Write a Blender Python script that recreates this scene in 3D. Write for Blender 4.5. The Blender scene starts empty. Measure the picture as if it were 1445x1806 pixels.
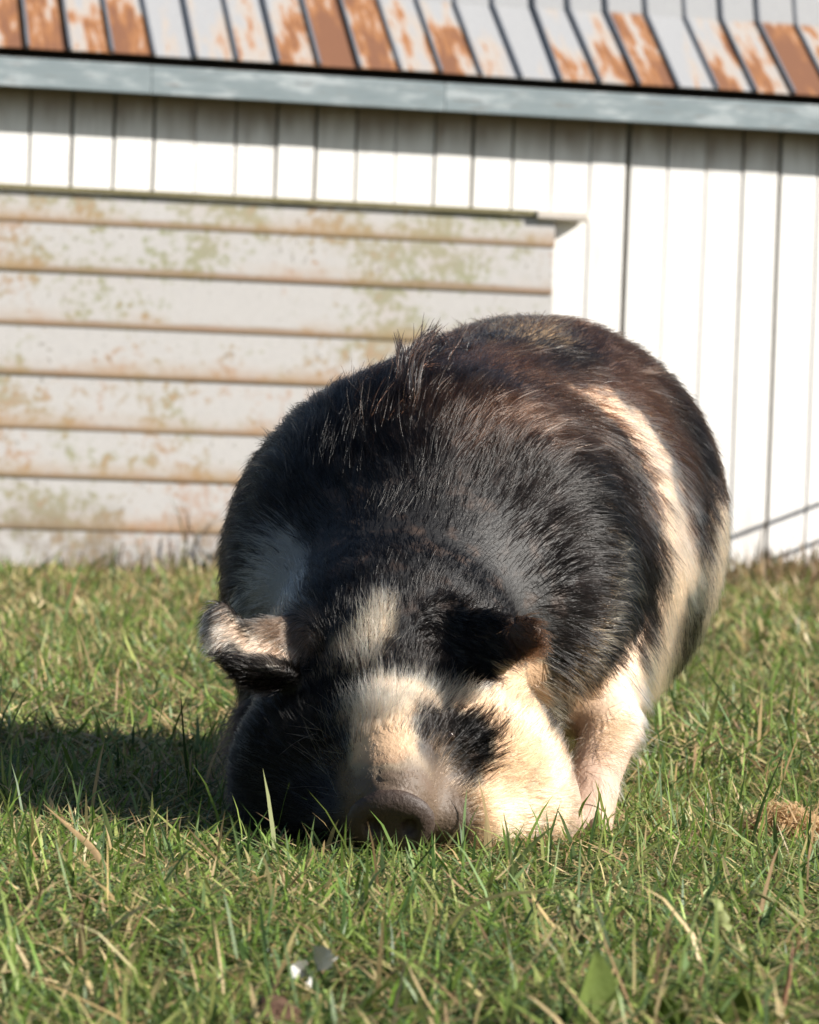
import bpy, bmesh, math, random
import numpy as np
from mathutils import Vector, Matrix

random.seed(7)
rng = np.random.default_rng(11)
SC = bpy.context.scene
COL = SC.collection

# ------------------------------------------------------------------ camera
CAM_H = 0.493           # eye height of a crouching photographer
F_PX = 5500.0           # focal length in photograph pixels (photo is 1445 x 1806)
ROLL = math.radians(1.9)
HORIZON = 832.0
PITCH = math.atan((903.0 - HORIZON) / F_PX)      # looking slightly down
cam_d = bpy.data.cameras.new('camera')
cam = bpy.data.objects.new('camera', cam_d)
COL.objects.link(cam)
cam_d.sensor_fit = 'HORIZONTAL'
cam_d.sensor_width = 24.0
cam_d.lens = 24.0 * F_PX / 1445.0
cam_d.clip_end = 1000
cam_d.dof.use_dof = True
cam_d.dof.focus_distance = 4.2
cam_d.dof.aperture_fstop = 7.5
CM = (Matrix.Rotation(math.pi / 2 - PITCH, 4, 'X') @ Matrix.Rotation(ROLL, 4, 'Z'))
CM.translation = (0, 0, CAM_H)
cam.matrix_world = CM
SC.camera = cam
CR = np.array(CM.to_3x3())
CO = np.array([0, 0, CAM_H])

def proj(p):
    """world points (n,3) -> photograph pixels"""
    q = (p - CO) @ CR
    return np.stack([722.5 + F_PX * q[:, 0] / -q[:, 2], 903 - F_PX * q[:, 1] / -q[:, 2]], 1)

def P(u, v, Y):
    """photograph pixel at a known distance Y -> world point"""
    d = CR @ np.array([(u - 722.5) / F_PX, (903 - v) / F_PX, -1.0])
    return CO + d * (Y / d[1])

# ------------------------------------------------------------------ world, sun, exposure
SUN_EL = math.radians(31)
SUN_A = math.radians(14)          # sun stands to the right, a little behind the camera
sun_dir = Vector((math.cos(SUN_A) * math.cos(SUN_EL), -math.sin(SUN_A) * math.cos(SUN_EL), math.sin(SUN_EL)))
W = bpy.data.worlds.new('World'); SC.world = W; W.use_nodes = True
wn = W.node_tree.nodes; wl = W.node_tree.links
wn.clear()
sky = wn.new('ShaderNodeTexSky'); sky.sky_type = 'NISHITA'; sky.sun_disc = False
sky.sun_elevation = SUN_EL
sky.sun_rotation = math.atan2(sun_dir.x, sun_dir.y)
bg = wn.new('ShaderNodeBackground'); bg.inputs['Strength'].default_value = 0.05
wo = wn.new('ShaderNodeOutputWorld')
wl.new(sky.outputs[0], bg.inputs[0]); wl.new(bg.outputs[0], wo.inputs[0])
sl = bpy.data.lights.new('sun', 'SUN'); sl.energy = 5.0; sl.angle = math.radians(0.5); sl.color = (1.0, 0.95, 0.875)
so = bpy.data.objects.new('sun', sl); COL.objects.link(so)
so.rotation_euler = sun_dir.to_track_quat('Z', 'Y').to_euler()
so.location = (6, -2, 6)
vs = SC.view_settings
vs.view_transform = 'Standard'; vs.look = 'None'; vs.exposure = 1.15; vs.gamma = 1.0
SC.cycles.use_denoising = True
SC.cycles.max_bounces = 8
SC.cycles.diffuse_bounces = 3
SC.cycles.transparent_max_bounces = 8
SC.cycles_curves.shape = 'RIBBONS'

# ------------------------------------------------------------------ helpers
def link(name, data, parent=None):
    o = bpy.data.objects.new(name, data); COL.objects.link(o)
    if parent is not None: o.parent = parent
    return o

def tag(o, label=None, cat=None, group=None, kind=None):
    for k, v in (('label', label), ('category', cat), ('group', group), ('kind', kind)):
        if v: o[k] = v
    return o

def mesh_from(name, verts, faces, mat=None, smooth=False):
    m = bpy.data.meshes.new(name)
    m.from_pydata([tuple(v) for v in verts], [], [tuple(f) for f in faces])
    m.validate(); m.update()
    if smooth: m.shade_smooth()
    if mat: m.materials.append(mat)
    return m

def box_mesh(name, x0, x1, y0, y1, z0, z1, mat=None, bevel=0.0, jitter=0.0):
    bm = bmesh.new()
    vs_ = [bm.verts.new((x + random.uniform(-jitter, jitter), y, z)) for z in (z0, z1) for y in (y0, y1) for x in (x0, x1)]
    for f in ((0, 2, 3, 1), (4, 5, 7, 6), (0, 1, 5, 4), (2, 6, 7, 3), (0, 4, 6, 2), (1, 3, 7, 5)):
        bm.faces.new([vs_[i] for i in f])
    if bevel: bmesh.ops.bevel(bm, geom=bm.edges[:], offset=bevel, segments=1, affect='EDGES')
    m = bpy.data.meshes.new(name); bm.to_mesh(m); bm.free()
    if mat: m.materials.append(mat)
    return m

def tube_mesh(name, pts, radii, mat=None, sides=8):
    pts = [Vector(p) for p in pts]; V = []; Fc = []
    for i, p in enumerate(pts):
        t = (pts[min(i + 1, len(pts) - 1)] - pts[max(i - 1, 0)]).normalized()
        a = t.orthogonal().normalized() if i == 0 else (a - t * a.dot(t)).normalized()
        b = t.cross(a)
        for k in range(sides):
            an = 2 * math.pi * k / sides
            V.append(p + (a * math.cos(an) + b * math.sin(an)) * radii[i])
    for i in range(len(pts) - 1):
        for k in range(sides):
            k2 = (k + 1) % sides
            Fc.append((i * sides + k, i * sides + k2, (i + 1) * sides + k2, (i + 1) * sides + k))
    Fc.append(tuple(range(sides))[::-1]); Fc.append(tuple((len(pts) - 1) * sides + k for k in range(sides)))
    return mesh_from(name, V, Fc, mat, True)

class NT:
    def __init__(s, name):
        s.m = bpy.data.materials.new(name); s.m.use_nodes = True
        s.t = s.m.node_tree; s.t.nodes.clear()
        s.out = s.n('ShaderNodeOutputMaterial')
    def n(s, k, **kw):
        o = s.t.nodes.new(k)
        for a, v in kw.items():
            if a.startswith('i_'):
                key = a[2:]
                o.inputs[int(key) if key.isdigit() else key.replace('_', ' ')].default_value = v
            else: setattr(o, a, v)
        return o
    def l(s, a, b): s.t.links.new(a, b)
    def val(s, x, inp):
        if hasattr(x, 'is_output'): s.l(x, inp)
        else: inp.default_value = x
    def math(s, op, a, b=0.0, c=None, clamp=False):
        o = s.n('ShaderNodeMath', operation=op); o.use_clamp = clamp
        s.val(a, o.inputs[0]); s.val(b, o.inputs[1])
        if c is not None: s.val(c, o.inputs[2])
        return o.outputs[0]
    def ramp(s, x, lo, hi):
        o = s.n('ShaderNodeMapRange'); o.interpolation_type = 'SMOOTHSTEP'
        s.val(x, o.inputs[0]); s.val(lo, o.inputs[1]); s.val(hi, o.inputs[2])
        return o.outputs[0]
    def mix(s, f, a, b):
        o = s.n('ShaderNodeMix', data_type='RGBA')
        s.val(f, o.inputs[0])
        for x, i in ((a, 6), (b, 7)):
            if hasattr(x, 'is_output'): s.l(x, o.inputs[i])
            else: o.inputs[i].default_value = (*x, 1)
        return o.outputs[2]
    def noise(s, vec, scale, detail=4, rough=0.55):
        o = s.n('ShaderNodeTexNoise'); o.inputs['Scale'].default_value = scale
        o.inputs['Detail'].default_value = detail; o.inputs['Roughness'].default_value = rough
        if vec is not None: s.l(vec, o.inputs['Vector'])
        return o.outputs[0]
    def mapping(s, vec, scale=(1, 1, 1), loc=None):
        o = s.n('ShaderNodeMapping'); o.inputs['Scale'].default_value = scale
        s.l(vec, o.inputs['Vector'])
        if loc is not None: s.val(loc, o.inputs['Location'])
        return o.outputs[0]
    def bsdf(s, color, rough=0.7, spec=0.3, bump=None, bstr=0.3, bdist=0.01, metallic=0.0):
        b = s.n('ShaderNodeBsdfPrincipled')
        if hasattr(color, 'is_output'): s.l(color, b.inputs['Base Color'])
        else: b.inputs['Base Color'].default_value = (*color, 1)
        s.val(rough, b.inputs['Roughness']); b.inputs['Specular IOR Level'].default_value = spec
        s.val(metallic, b.inputs['Metallic'])
        if bump is not None:
            bp = s.n('ShaderNodeBump'); bp.inputs['Strength'].default_value = bstr; bp.inputs['Distance'].default_value = bdist
            s.l(bump, bp.inputs['Height']); s.l(bp.outputs[0], b.inputs['Normal'])
        s.l(b.outputs[0], s.out.inputs[0])
        return b

def obj_random_vec(nt):
    """object coordinates shifted by the object's random number"""
    tc = nt.n('ShaderNodeTexCoord'); oi = nt.n('ShaderNodeObjectInfo')
    cx = nt.n('ShaderNodeCombineXYZ')
    r = nt.math('MULTIPLY', oi.outputs['Random'], 37.0)
    nt.l(r, cx.inputs[0]); nt.l(r, cx.inputs[1])
    va = nt.n('ShaderNodeVectorMath', operation='ADD')
    nt.l(tc.outputs['Object'], va.inputs[0]); nt.l(cx.outputs[0], va.inputs[1])
    return tc.outputs['Object'], va.outputs[0], oi.outputs['Random']

# ------------------------------------------------------------------ materials of the barn
def mat_white_board():
    t = NT('weathered_white_paint')
    oc, v, r = obj_random_vec(t)
    grain = t.noise(t.mapping(v, (60, 60, 2.2)), 1.0, 5)
    blot = t.noise(t.mapping(v, (9, 9, 1.6)), 1.0, 5)
    c = t.mix(r, (0.84, 0.82, 0.80), (0.78, 0.76, 0.735))
    c = t.mix(t.math('MULTIPLY', t.ramp(grain, 0.56, 0.72), 0.35), c, (0.46, 0.43, 0.40))
    c = t.mix(t.math('MULTIPLY', t.ramp(blot, 0.55, 0.75), 0.45), c, (0.55, 0.51, 0.47))
    sx = t.n('ShaderNodeSeparateXYZ'); t.l(oc, sx.inputs[0])
    # grime gathered below the roof edge and splashed mud at the foot
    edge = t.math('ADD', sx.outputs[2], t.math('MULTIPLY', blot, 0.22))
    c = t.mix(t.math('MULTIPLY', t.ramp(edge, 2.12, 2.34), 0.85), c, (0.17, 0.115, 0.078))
    c = t.mix(t.math('MULTIPLY', t.ramp(edge, 0.27, 0.10), 0.7), c, (0.33, 0.27, 0.20))
    t.bsdf(c, 0.75, 0.25, grain, 0.35, 0.004)
    return t.m

def mat_flat(name, c, rough=0.8, spec=0.2, scale=20.0, var=0.25):
    t = NT(name); tc = t.n('ShaderNodeTexCoord')
    n = t.noise(tc.outputs['Object'], scale, 5)
    c2 = tuple(x * (1 - var) for x in c)
    t.bsdf(t.mix(n, c2, tuple(x * (1 + var) for x in c)), rough, spec, n, 0.25, 0.005)
    return t.m

def mat_roof():
    t = NT('galvanised_roof_with_rust')
    oc, v, r = obj_random_vec(t)
    at = t.n('ShaderNodeAttribute', attribute_type='OBJECT', attribute_name='rust')
    sx = t.n('ShaderNodeSeparateXYZ'); t.l(oc, sx.inputs[0])
    n1 = t.noise(t.mapping(v, (13, 1.7, 3.2)), 1.0, 5, 0.6)
    n2 = t.noise(v, 60, 4)
    low = t.ramp(sx.outputs[2], 0.52, 0.1)             # rust eats up from the lower end
    amt = t.math('ADD', t.math('MULTIPLY', at.outputs['Fac'], 0.46), t.math('MULTIPLY', low, 0.16))
    th = t.math('SUBTRACT', 0.80, amt)
    cut = t.ramp(sx.outputs[2], 0.455, 0.425)
    rust = t.math('MULTIPLY', t.ramp(n1, th, t.math('ADD', th, 0.12)), cut)
    steel = t.mix(n2, (0.245, 0.25, 0.262), (0.33, 0.332, 0.338))
    steel = t.mix(t.math('MULTIPLY', t.ramp(n1, t.math('SUBTRACT', th, 0.12), th), t.math('MULTIPLY', cut, 0.5)), steel, (0.38, 0.30, 0.23))
    rc = t.mix(t.ramp(n1, t.math('ADD', th, 0.05), t.math('ADD', th, 0.22)), (0.32, 0.142, 0.050), (0.150, 0.068, 0.038))
    rc = t.mix(t.math('MULTIPLY', n2, 0.4), rc, (0.20, 0.085, 0.042))
    t.bsdf(t.mix(rust, steel, rc), t.math('ADD', 0.62, t.math('MULTIPLY', rust, 0.3)), 0.3, n2, 0.2, 0.003)
    return t.m

def mat_fascia():
    t = NT('flaking_blue_grey_paint')
    oc, v, r = obj_random_vec(t)
    n1 = t.noise(t.mapping(v, (3.5, 6, 14)), 1.0, 6, 0.65)
    n2 = t.noise(t.mapping(v, (5, 9, 60)), 1.0, 4)
    c = t.mix(n1, (0.14, 0.18, 0.20), (0.33, 0.375, 0.39))
    c = t.mix(t.math('MULTIPLY', t.ramp(n1, 0.50, 0.62), 0.7), c, (0.42, 0.455, 0.475))
    c = t.mix(t.math('MULTIPLY', t.ramp(n2, 0.60, 0.72), 0.65), c, (0.16, 0.125, 0.10))
    t.bsdf(c, 0.8, 0.2, n2, 0.4, 0.004)
    return t.m

def mat_door():
    t = NT('stained_pale_door_paint')
    oc, v, r = obj_random_vec(t)
    tc = t.n('ShaderNodeTexCoord'); geo = t.n('ShaderNodeNewGeometry')
    w = geo.outputs['Position']; w2 = t.noise(t.mapping(w, (26, 26, 26)), 1.0, 4, .6)
    fine = t.noise(t.mapping(v, (30, 30, 24)), 1.0, 5, 0.65)
    mid = t.noise(t.mapping(w, (7, 7, 7)), 1.0, 5, 0.7)
    big = t.noise(t.mapping(w, (1.7, 1.7, 2.4)), 1.0, 3)
    bigb = t.noise(t.mapping(w, (1.3, 1.3, 2.0), (5.3, 1.2, 8.8)), 1.0, 3)
    sx = t.n('ShaderNodeSeparateXYZ'); t.l(oc, sx.inputs[0])
    c = t.mix(fine, (0.39, 0.375, 0.37), (0.50, 0.485, 0.478))
    c = t.mix(t.math('MULTIPLY', t.ramp(t.math('ADD', t.math('ADD', t.math('MULTIPLY', mid, .45), t.math('MULTIPLY', w2, .55)), t.math('MULTIPLY', big, 0.6)), 0.79, 0.92), 0.75), c, (0.22, 0.235, 0.11))   # algae
    c = t.mix(t.math('MULTIPLY', t.ramp(t.math('ADD', t.math('ADD', t.math('MULTIPLY', mid, .5), t.math('MULTIPLY', w2, .5)), t.math('MULTIPLY', bigb, 0.6)), 0.84, 0.97), 0.6), c, (0.38, 0.22, 0.14))   # rust stain
    c = t.mix(t.math('MULTIPLY', t.ramp(fine, 0.60, 0.70), 0.7), c, (0.16, 0.14, 0.11))
    # the lap edge of each plank: bare and stained along its lower rim
    lo = t.math('ADD', sx.outputs[2], t.math('MULTIPLY', t.math('SUBTRACT', bigb, 0.5), 0.06))
    edge = t.ramp(lo, 0.036, 0.008)
    ec = t.mix(big, (0.27, 0.135, 0.08), (0.22, 0.19, 0.10))
    broad = t.math('MULTIPLY', t.ramp(sx.outputs[2], 0.11, 0.0), t.ramp(t.math('ADD', t.math('MULTIPLY', bigb, .7), t.math('MULTIPLY', mid, .3)), .40, .60))
    c = t.mix(t.math('MULTIPLY', t.ramp(big, .45, .7), .28), c, (.40, .31, .265))
    c = t.mix(t.math('MULTIPLY', broad, 0.8), c, t.mix(big, (.40, .20, .11), (.27, .24, .12)))
    c = t.mix(t.math('MULTIPLY', edge, 0.85), c, ec)
    pz = t.n('ShaderNodeSeparateXYZ'); t.l(w, pz.inputs[0])
    foot = t.math('MULTIPLY', t.ramp(pz.outputs[2], .42, .05), t.ramp(t.math('ADD', t.math('MULTIPLY', mid, .6), t.math('MULTIPLY', big, .4)), .42, .60))
    c = t.mix(t.math('MULTIPLY', foot, .7), c, (.19, .155, .12))
    t.bsdf(c, 0.8, 0.2, fine, 0.3, 0.004)
    return t.m

M_board = mat_white_board(); M_roof = mat_roof(); M_fascia = mat_fascia(); M_door = mat_door()
M_dark = mat_flat('dark_old_timber', (0.035, 0.028, 0.022))
M_seam = mat_flat('dull_seam_metal', (0.12, 0.13, 0.15), 0.6, 0.3)
M_lining = mat_flat('old_grey_paint', (0.17, 0.155, 0.135), 0.9, 0.1, 8, 0.5)
M_moss = mat_flat('mossy_timber', (0.19, 0.17, 0.10), 0.9, 0.1, 18, 0.45)
M_railw = mat_flat('pale_rail_timber', (0.55, 0.50, 0.45), 0.8, 0.2, 15, 0.2)
M_pipe = mat_flat('grey_pipe', (0.25, 0.26, 0.27), 0.5, 0.5)

# ------------------------------------------------------------------ ground
def hgt(x, y):
    x = np.asarray(x, float); y = np.asarray(y, float)
    far = np.clip((y - 8) / 6, 0, 1); far = far * far * (3 - 2 * far)
    h = 0.010 * np.sin(x * 5.1 + 1.3 * np.sin(y * 2.1)) * np.cos(y * 4.3 + 0.7) + 0.012 * np.sin(x * 2.3 + y * 1.7 + 2)
    h = h + far * (0.02 * np.clip(x, -4, 4) - 0.01) - 0.004
    near = np.exp(-((x - .03) / .38) ** 4 - ((y - 3.98) / .42) ** 4)        # the trodden spot where the pig grazes
    return h * (1 - near) - .014 * near
gx = np.concatenate([[-300, -120, -50, -20, -10], np.linspace(-6, 6, 161), [10, 20, 50, 120, 300]])
gy = np.concatenate([[-300, -120, -40, -12, -3], np.linspace(0, 20, 241), [30, 60, 130, 300]])
GX, GY = np.meshgrid(gx, gy)
GZ = hgt(GX, GY) * np.where((np.abs(GX) < 8) & (GY > -1) & (GY < 22), 1, 0)
nx, ny = len(gx), len(gy)
gv = np.stack([GX.ravel(), GY.ravel(), GZ.ravel()], 1)
ii = np.arange((ny - 1) * nx).reshape(ny - 1, nx)[:, :-1].ravel()
gf = np.stack([ii, ii + 1, ii + nx + 1, ii + nx], 1)
t = NT('pasture_soil')
geo = t.n('ShaderNodeNewGeometry')
n1 = t.noise(geo.outputs['Position'], 1.6, 5); n2 = t.noise(geo.outputs['Position'], 45, 5, 0.65)
c = t.mix(n1, (0.050, 0.062, 0.016), (0.075, 0.070, 0.026))
c = t.mix(t.ramp(n2, 0.48, 0.68), c, (0.10, 0.078, 0.040))
t.bsdf(c, 0.95, 0.1, n2, 0.8, 0.02)
ground = tag(link('ground', mesh_from('ground', gv, gf, t.m, True)), kind='structure')
ground['label'] = 'uneven pasture ground under the grass'

# ------------------------------------------------------------------ barn
WALL_D, WALL_A = 15.2, math.radians(12)
barn = link('barn', None)
barn.location = (0, WALL_D, 0); barn.rotation_euler = (0, 0, WALL_A)      # local x runs along the wall, -y faces the pasture
tag(barn, 'white board barn with rust-streaked metal roof and pale sliding door', 'barn')
T0, T1 = -4.4, 5.6
wall = link('wall', box_mesh('wall', T0, T1, 0.0345, 0.10, -0.1, 2.40, M_dark), barn)
BW = 0.1965
B0 = 0.0 + 0.060      # a joint stands here
nb0 = int((T0 - B0) / BW); nb1 = int((T1 - B0) / BW)
boards = []
for k in range(3):
    g = 0.0034 + 0.0008 * k
    boards.append(box_mesh('board', g, BW - g, -0.002, 0.012, -0.08, 2.40, M_board, 0.004, 0.0012))
groove = link('groove_lining', box_mesh('groove_lining', T0, T1, 0.0135, 0.022, -0.08, 2.38, M_lining), wall)
boards_w = box_mesh('board', 0.004, BW - 0.016, -0.006, 0.012, -0.08, 2.40, M_board, 0.003, 0.001)
for k in range(nb0, nb1):
    o = link('board', boards_w if k % 4 == 0 else random.choice(boards), wall)
    o.location = (B0 + k * BW + random.uniform(-.002, .002), random.uniform(-0.002, 0.001), 0)
    o.rotation_euler = (0, random.uniform(0.001, 0.007), 0)
batten = link('interior_batten', box_mesh('interior_batten', T0, T1, 0.0235, 0.033, 1.2, 1.3, M_dark), wall)
# roof: flared eave, then a steep upper slope
ZE = 2.372; YE = -0.152
prof = [(YE - 0.012, ZE + 0.044), (YE + 0.60, ZE + 0.044 + 0.43), (YE + 0.86, ZE + 1.25), (YE + 1.5, ZE + 2.7)]
roof_v = [(x, y + 0.012, z - 0.05) for x in (T0 - .15, T1 + .15) for (y, z) in prof] + [(x, y + 0.03, z - 0.10) for x in (T0 - .15, T1 + .15) for (y, z) in prof]
roof_f = [(i, i + 1, i + 5, i + 4) for i in range(3)] + [(8 + i, 12 + i, 13 + i, 9 + i) for i in range(3)] + [(0, 4, 12, 8), (3, 11, 15, 7)] + [(i, 8 + i, 9 + i, i + 1) for i in range(3)] + [(4 + i, 5 + i, 13 + i, 12 + i) for i in range(3)]
roof = link('roof', mesh_from('roof', roof_v, roof_f, M_dark), barn)
PW = 0.1985
def strip_mesh(name, x0, x1, off, th, mat):
    pr = [(y - prof[0][0], z - prof[0][1]) for (y, z) in prof]
    V = []; 
    for (y, z) in pr:
        for dz in (off, off + th):
            V += [(x0, y - dz * 0.5, z + dz), (x1, y - dz * 0.5, z + dz)]
    Fc = [(0, 1, 3, 2), (12, 14, 15, 13)]
    for i in range(3):
        a = i * 4; b = a + 4
        Fc += [(a + 2, a + 3, b + 3, b + 2), (a, b, b + 1, a + 1), (a, a + 2, b + 2, b), (a + 1, b + 1, b + 3, a + 3)]
    return mesh_from(name, V, Fc, mat)
panel_m = strip_mesh('panel', 0.004, PW - 0.004, 0.0, 0.004, M_roof)
seam_m = strip_mesh('seam', -0.007, 0.007, 0.0, 0.017, M_seam)
PAN0 = -2.00 + 0.065
# rust per panel across the frame, read off the photograph from left to right
RUST = [.62, .80, .42, .66, .10, .14, .42, .46, .95, .80, .42, .56, .08, .0, .34, .40, .72, .10, .52, .55, .92, .5]
for k in range(-12, 38):
    x = PAN0 + k * PW
    if x < T0 - .15 or x > T1: continue
    o = link('panel', panel_m, roof); o.location = (x, prof[0][0] + random.uniform(-.006, .006), prof[0][1] + random.uniform(-.002, .002))
    o['rust'] = float(RUST[k + 1] if 0 <= k + 1 < len(RUST) else random.choice((0.1, .4, .6, .9)))
    s = link('seam', seam_m, roof); s.location = (x, prof[0][0] + random.uniform(-.004, .004), prof[0][1])
    s.rotation_euler = (0, 0, random.uniform(-.016, .016))
# fascia boards along the eave
xs = [T0 - .14, -1.35, 0.075, 2.6, T1 + .14]
for a, b in zip(xs[:-1], xs[1:]):
    link('fascia', box_mesh('fascia', a + .001, b - .001, YE, YE + 0.024, 2.238, ZE + 0.002, M_fascia, 0.003), barn)
link('soffit', box_mesh('soffit', T0 - .1, T1 + .1, YE + .026, 0.03, 2.330, 2.350, M_dark), barn)
# sliding door of lapped planks hung on the outside of the wall
DX0, DX1 = -3.3, 0.668
door = link('sliding_door', box_mesh('sliding_door', DX0 + .01, DX1 - .01, -0.050, -0.022, 0.03, 1.745, M_dark), barn)
zs = [1.752, 1.615, 1.385, 1.130, 0.895, 0.640, 0.410, 0.165, -0.06]
for a, b in zip(zs[:-1], zs[1:]):
    h = a - b
    V = [(DX0, -0.052, h + 0.004), (DX1, -0.052, h + 0.004), (DX0, -0.060, h + 0.004), (DX1, -0.060, h + 0.004),
         (DX0, -0.052, 0), (DX1, -0.052, 0), (DX0, -0.0675, 0), (DX1, -0.0675, 0), (DX0, -0.0685, 0.010), (DX1, -0.0685, 0.010)]
    o = link('plank', mesh_from('plank', V, [(0, 1, 3, 2), (2, 3, 9, 8), (8, 9, 7, 6), (6, 7, 5, 4), (4, 5, 1, 0), (0, 2, 8, 6, 4), (1, 5, 7, 9, 3)], M_door), door)
    o.location = (random.uniform(-.006, .006), random.uniform(-.0015, .0015), b)
link('door_cap', box_mesh('door_cap', DX0 - .02, 0.565, -0.080, -0.02, 1.760, 1.788, M_moss, 0.004), door)
link('door_track', box_mesh('door_track', 0.567, 0.832, -0.090, -0.014, 1.748, 1.792, M_railw, 0.006), barn)

# unseen rails added out of view to cast the shadow stripes on the wall
rail = link('shadow_rails', None, None)
tag(rail, 'unseen sloping pipe rails added by the barn to cast shadow stripes on the white boards', 'unseen rail')
rail.parent = None
RM = barn.matrix_basis
sd = Vector((sun_dir.x, sun_dir.y, sun_dir.z))
ca, sa = math.cos(WALL_A), math.sin(WALL_A)
st = sd.x * ca + sd.y * sa; sn = sd.x * sa - sd.y * ca      # sun along the wall, out of the wall
Q = 0.55
def shadow_src(u, v):
    """a point Q metres out from the wall whose shadow falls on the wall at photo pixel (u, v)"""
    d = CR @ np.array([(u - 722.5) / F_PX, (903 - v) / F_PX, -1.0])
    # wall plane: (p - (0,WALL_D,0)).n = 0, n = (sa,-ca)
    n = np.array([sa, -ca, 0]); k = ((np.array([0, WALL_D, 0]) - CO) @ n) / (d @ n)
    p = Vector(CO + d * k)
    return p + sd * (Q / sn)
rail.location = shadow_src(1445, 955); rail.location.z = 0
for (a, b) in (((1278, 954), (1640, 815)), ((1335, 998), (1640, 880))):
    p0, p1 = shadow_src(*a), shadow_src(*b)
    link('rail', tube_mesh('rail', [p0 - rail.location, p1 - rail.location], [.013, .013], M_pipe), rail)
pa, pb = shadow_src(1600, 830), shadow_src(1630, 819)
link('post', tube_mesh('post', [Vector((pb.x, pb.y, -0.1)) - rail.location, pb - rail.location], [.018, .018], M_pipe), rail)

# ------------------------------------------------------------------ pig: one continuous body from a smooth distance field
def nrm(a):
    a = np.asarray(a, float); return a / np.linalg.norm(a)
def f_ell(c, r, axes=None):
    c = np.asarray(c, float); r = np.asarray(r, float); A = np.eye(3) if axes is None else np.asarray(axes, float)
    def f(p):
        q = (p - c) @ A.T
        k0 = np.linalg.norm(q / r, axis=-1); k1 = np.linalg.norm(q / (r * r), axis=-1) + 1e-9
        return k0 * (k0 - 1) / k1
    return f
def f_cone(a, b, ra, rb):
    a = np.asarray(a, float); b = np.asarray(b, float); ab = b - a; L2 = ab @ ab
    def f(p):
        h = np.clip(((p - a) @ ab) / L2, 0, 1)
        return np.linalg.norm(p - a - h[..., None] * ab, axis=-1) - (ra + (rb - ra) * h)
    return f
def smin(a, b, k):
    h = np.clip(0.5 + 0.5 * (b - a) / k, 0, 1)
    return b + (a - b) * h - k * h * (1 - h)
def axes_from(along, up):
    x = nrm(along); z = np.asarray(up, float); z = nrm(z - x * (z @ x)); y = np.cross(z, x)
    return np.stack([x, y, z])

AX = nrm([0.27, 0.96, 0])                      # the spine runs away from the camera to the right
AXM = np.stack([np.array([AX[1], -AX[0], 0]), AX, [0, 0, 1]])
EAR_L = [P(725, 1138, 4.240), P(790, 1138, 4.198), P(862, 1136, 4.165), P(922, 1134, 4.135)]       # on the right in the picture
EAR_R = [P(560, 1140, 4.25), P(505, 1146, 4.205), P(450, 1152, 4.17), P(398, 1120, 4.15)]
NOSE = P(690, 1450, 4.020)
NN = nrm([0.02, -0.885, -0.465])                 # the way the nose disc faces
NX = nrm(np.cross([0, 0, 1], -NN)); NA = np.stack([NX, NN, np.cross(NX, NN)])
prims = []
def add(f, k): prims.append((f, k))
add(f_cone((0.038, 4.70, 0.356), (0.192, 5.13, 0.442), 0.303, 0.310), 0.02)
add(f_ell((0.145, 4.95, 0.335), (0.300, 0.45, 0.262), AXM), 0.10)
add(f_ell((0.210, 5.20, 0.405), (0.275, 0.25, 0.290), AXM), 0.10)
add(f_cone((0.000, 4.66, 0.360), (-0.015, 4.36, 0.245), 0.200, 0.172), 0.12)
add(f_ell((0.165, 4.58, 0.335), (0.135, 0.18, 0.190), AXM), 0.07)
add(f_ell((0.195, 4.535, 0.285), (0.120, 0.145, 0.165), AXM), 0.035)      # heavy roll of the shoulder
add(f_ell((-0.100, 4.60, 0.320), (0.130, 0.18, 0.195), AXM), 0.08)
add(f_ell((0.308, 5.10, 0.36), (0.138, 0.22, 0.215), AXM), 0.07)
add(f_ell((-0.015, 4.295, 0.195), (0.175, 0.122, 0.160)), 0.06)
add(f_ell(P(668, 1150, 4.245), (0.120, 0.075, 0.075)), 0.05)
add(f_ell(P(884, 1372, 4.235) + [0, 0, .012], (0.088, 0.096, 0.108)), 0.05)
add(f_ell(P(925, 1430, 4.275), (0.078, 0.090, 0.075)), 0.05)      # heavy jowl hanging to the ground
add(f_ell((0.235, 4.76, 0.205), (0.140, 0.22, 0.140), AXM), 0.06)     # belly sag behind the foreleg
add(f_ell(P(515, 1372, 4.235) + [0, 0, .012], (0.084, 0.110, 0.108)), 0.05)
add(f_ell(P(800, 1440, 4.16), (0.080, 0.075, 0.055)), 0.05)
add(f_ell(P(580, 1440, 4.16), (0.080, 0.075, 0.055)), 0.05)
add(f_cone(P(690, 1250, 4.185), P(689, 1402, 4.078), 0.086, 0.056), 0.045)
add(f_ell(P(805, 1300, 4.205), (0.070, 0.065, 0.062)), 0.05); add(f_ell(P(575, 1300, 4.205), (0.070, 0.065, 0.062)), 0.05)
add(f_ell(NOSE, (0.058, 0.019, 0.048), NA), 0.012)
# forelegs and hind legs
for kk in ([(0.270, 4.64, 0.24), (0.300, 4.50, 0.130), (0.268, 4.37, 0.055), (0.255, 4.335, 0.004)],
           [(-0.150, 4.68, 0.24), (-0.180, 4.52, 0.125), (-0.185, 4.42, 0.055), (-0.185, 4.38, 0.018)]):
    add(f_cone(kk[0], kk[1], 0.085, 0.042), 0.05); add(f_cone(kk[1], kk[2], 0.042, 0.034), 0.02); add(f_cone(kk[2], kk[3], 0.038, 0.041), 0.01)
for kk in ([(0.330, 5.22, 0.28), (0.290, 5.36, 0.135), (0.275, 5.33, 0.018)], [(0.060, 5.30, 0.28), (0.030, 5.43, 0.135), (0.030, 5.40, 0.018)]):
    add(f_cone(kk[0], kk[1], 0.135, 0.055), 0.05); add(f_cone(kk[1], kk[2], 0.050, 0.041), 0.02)
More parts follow.
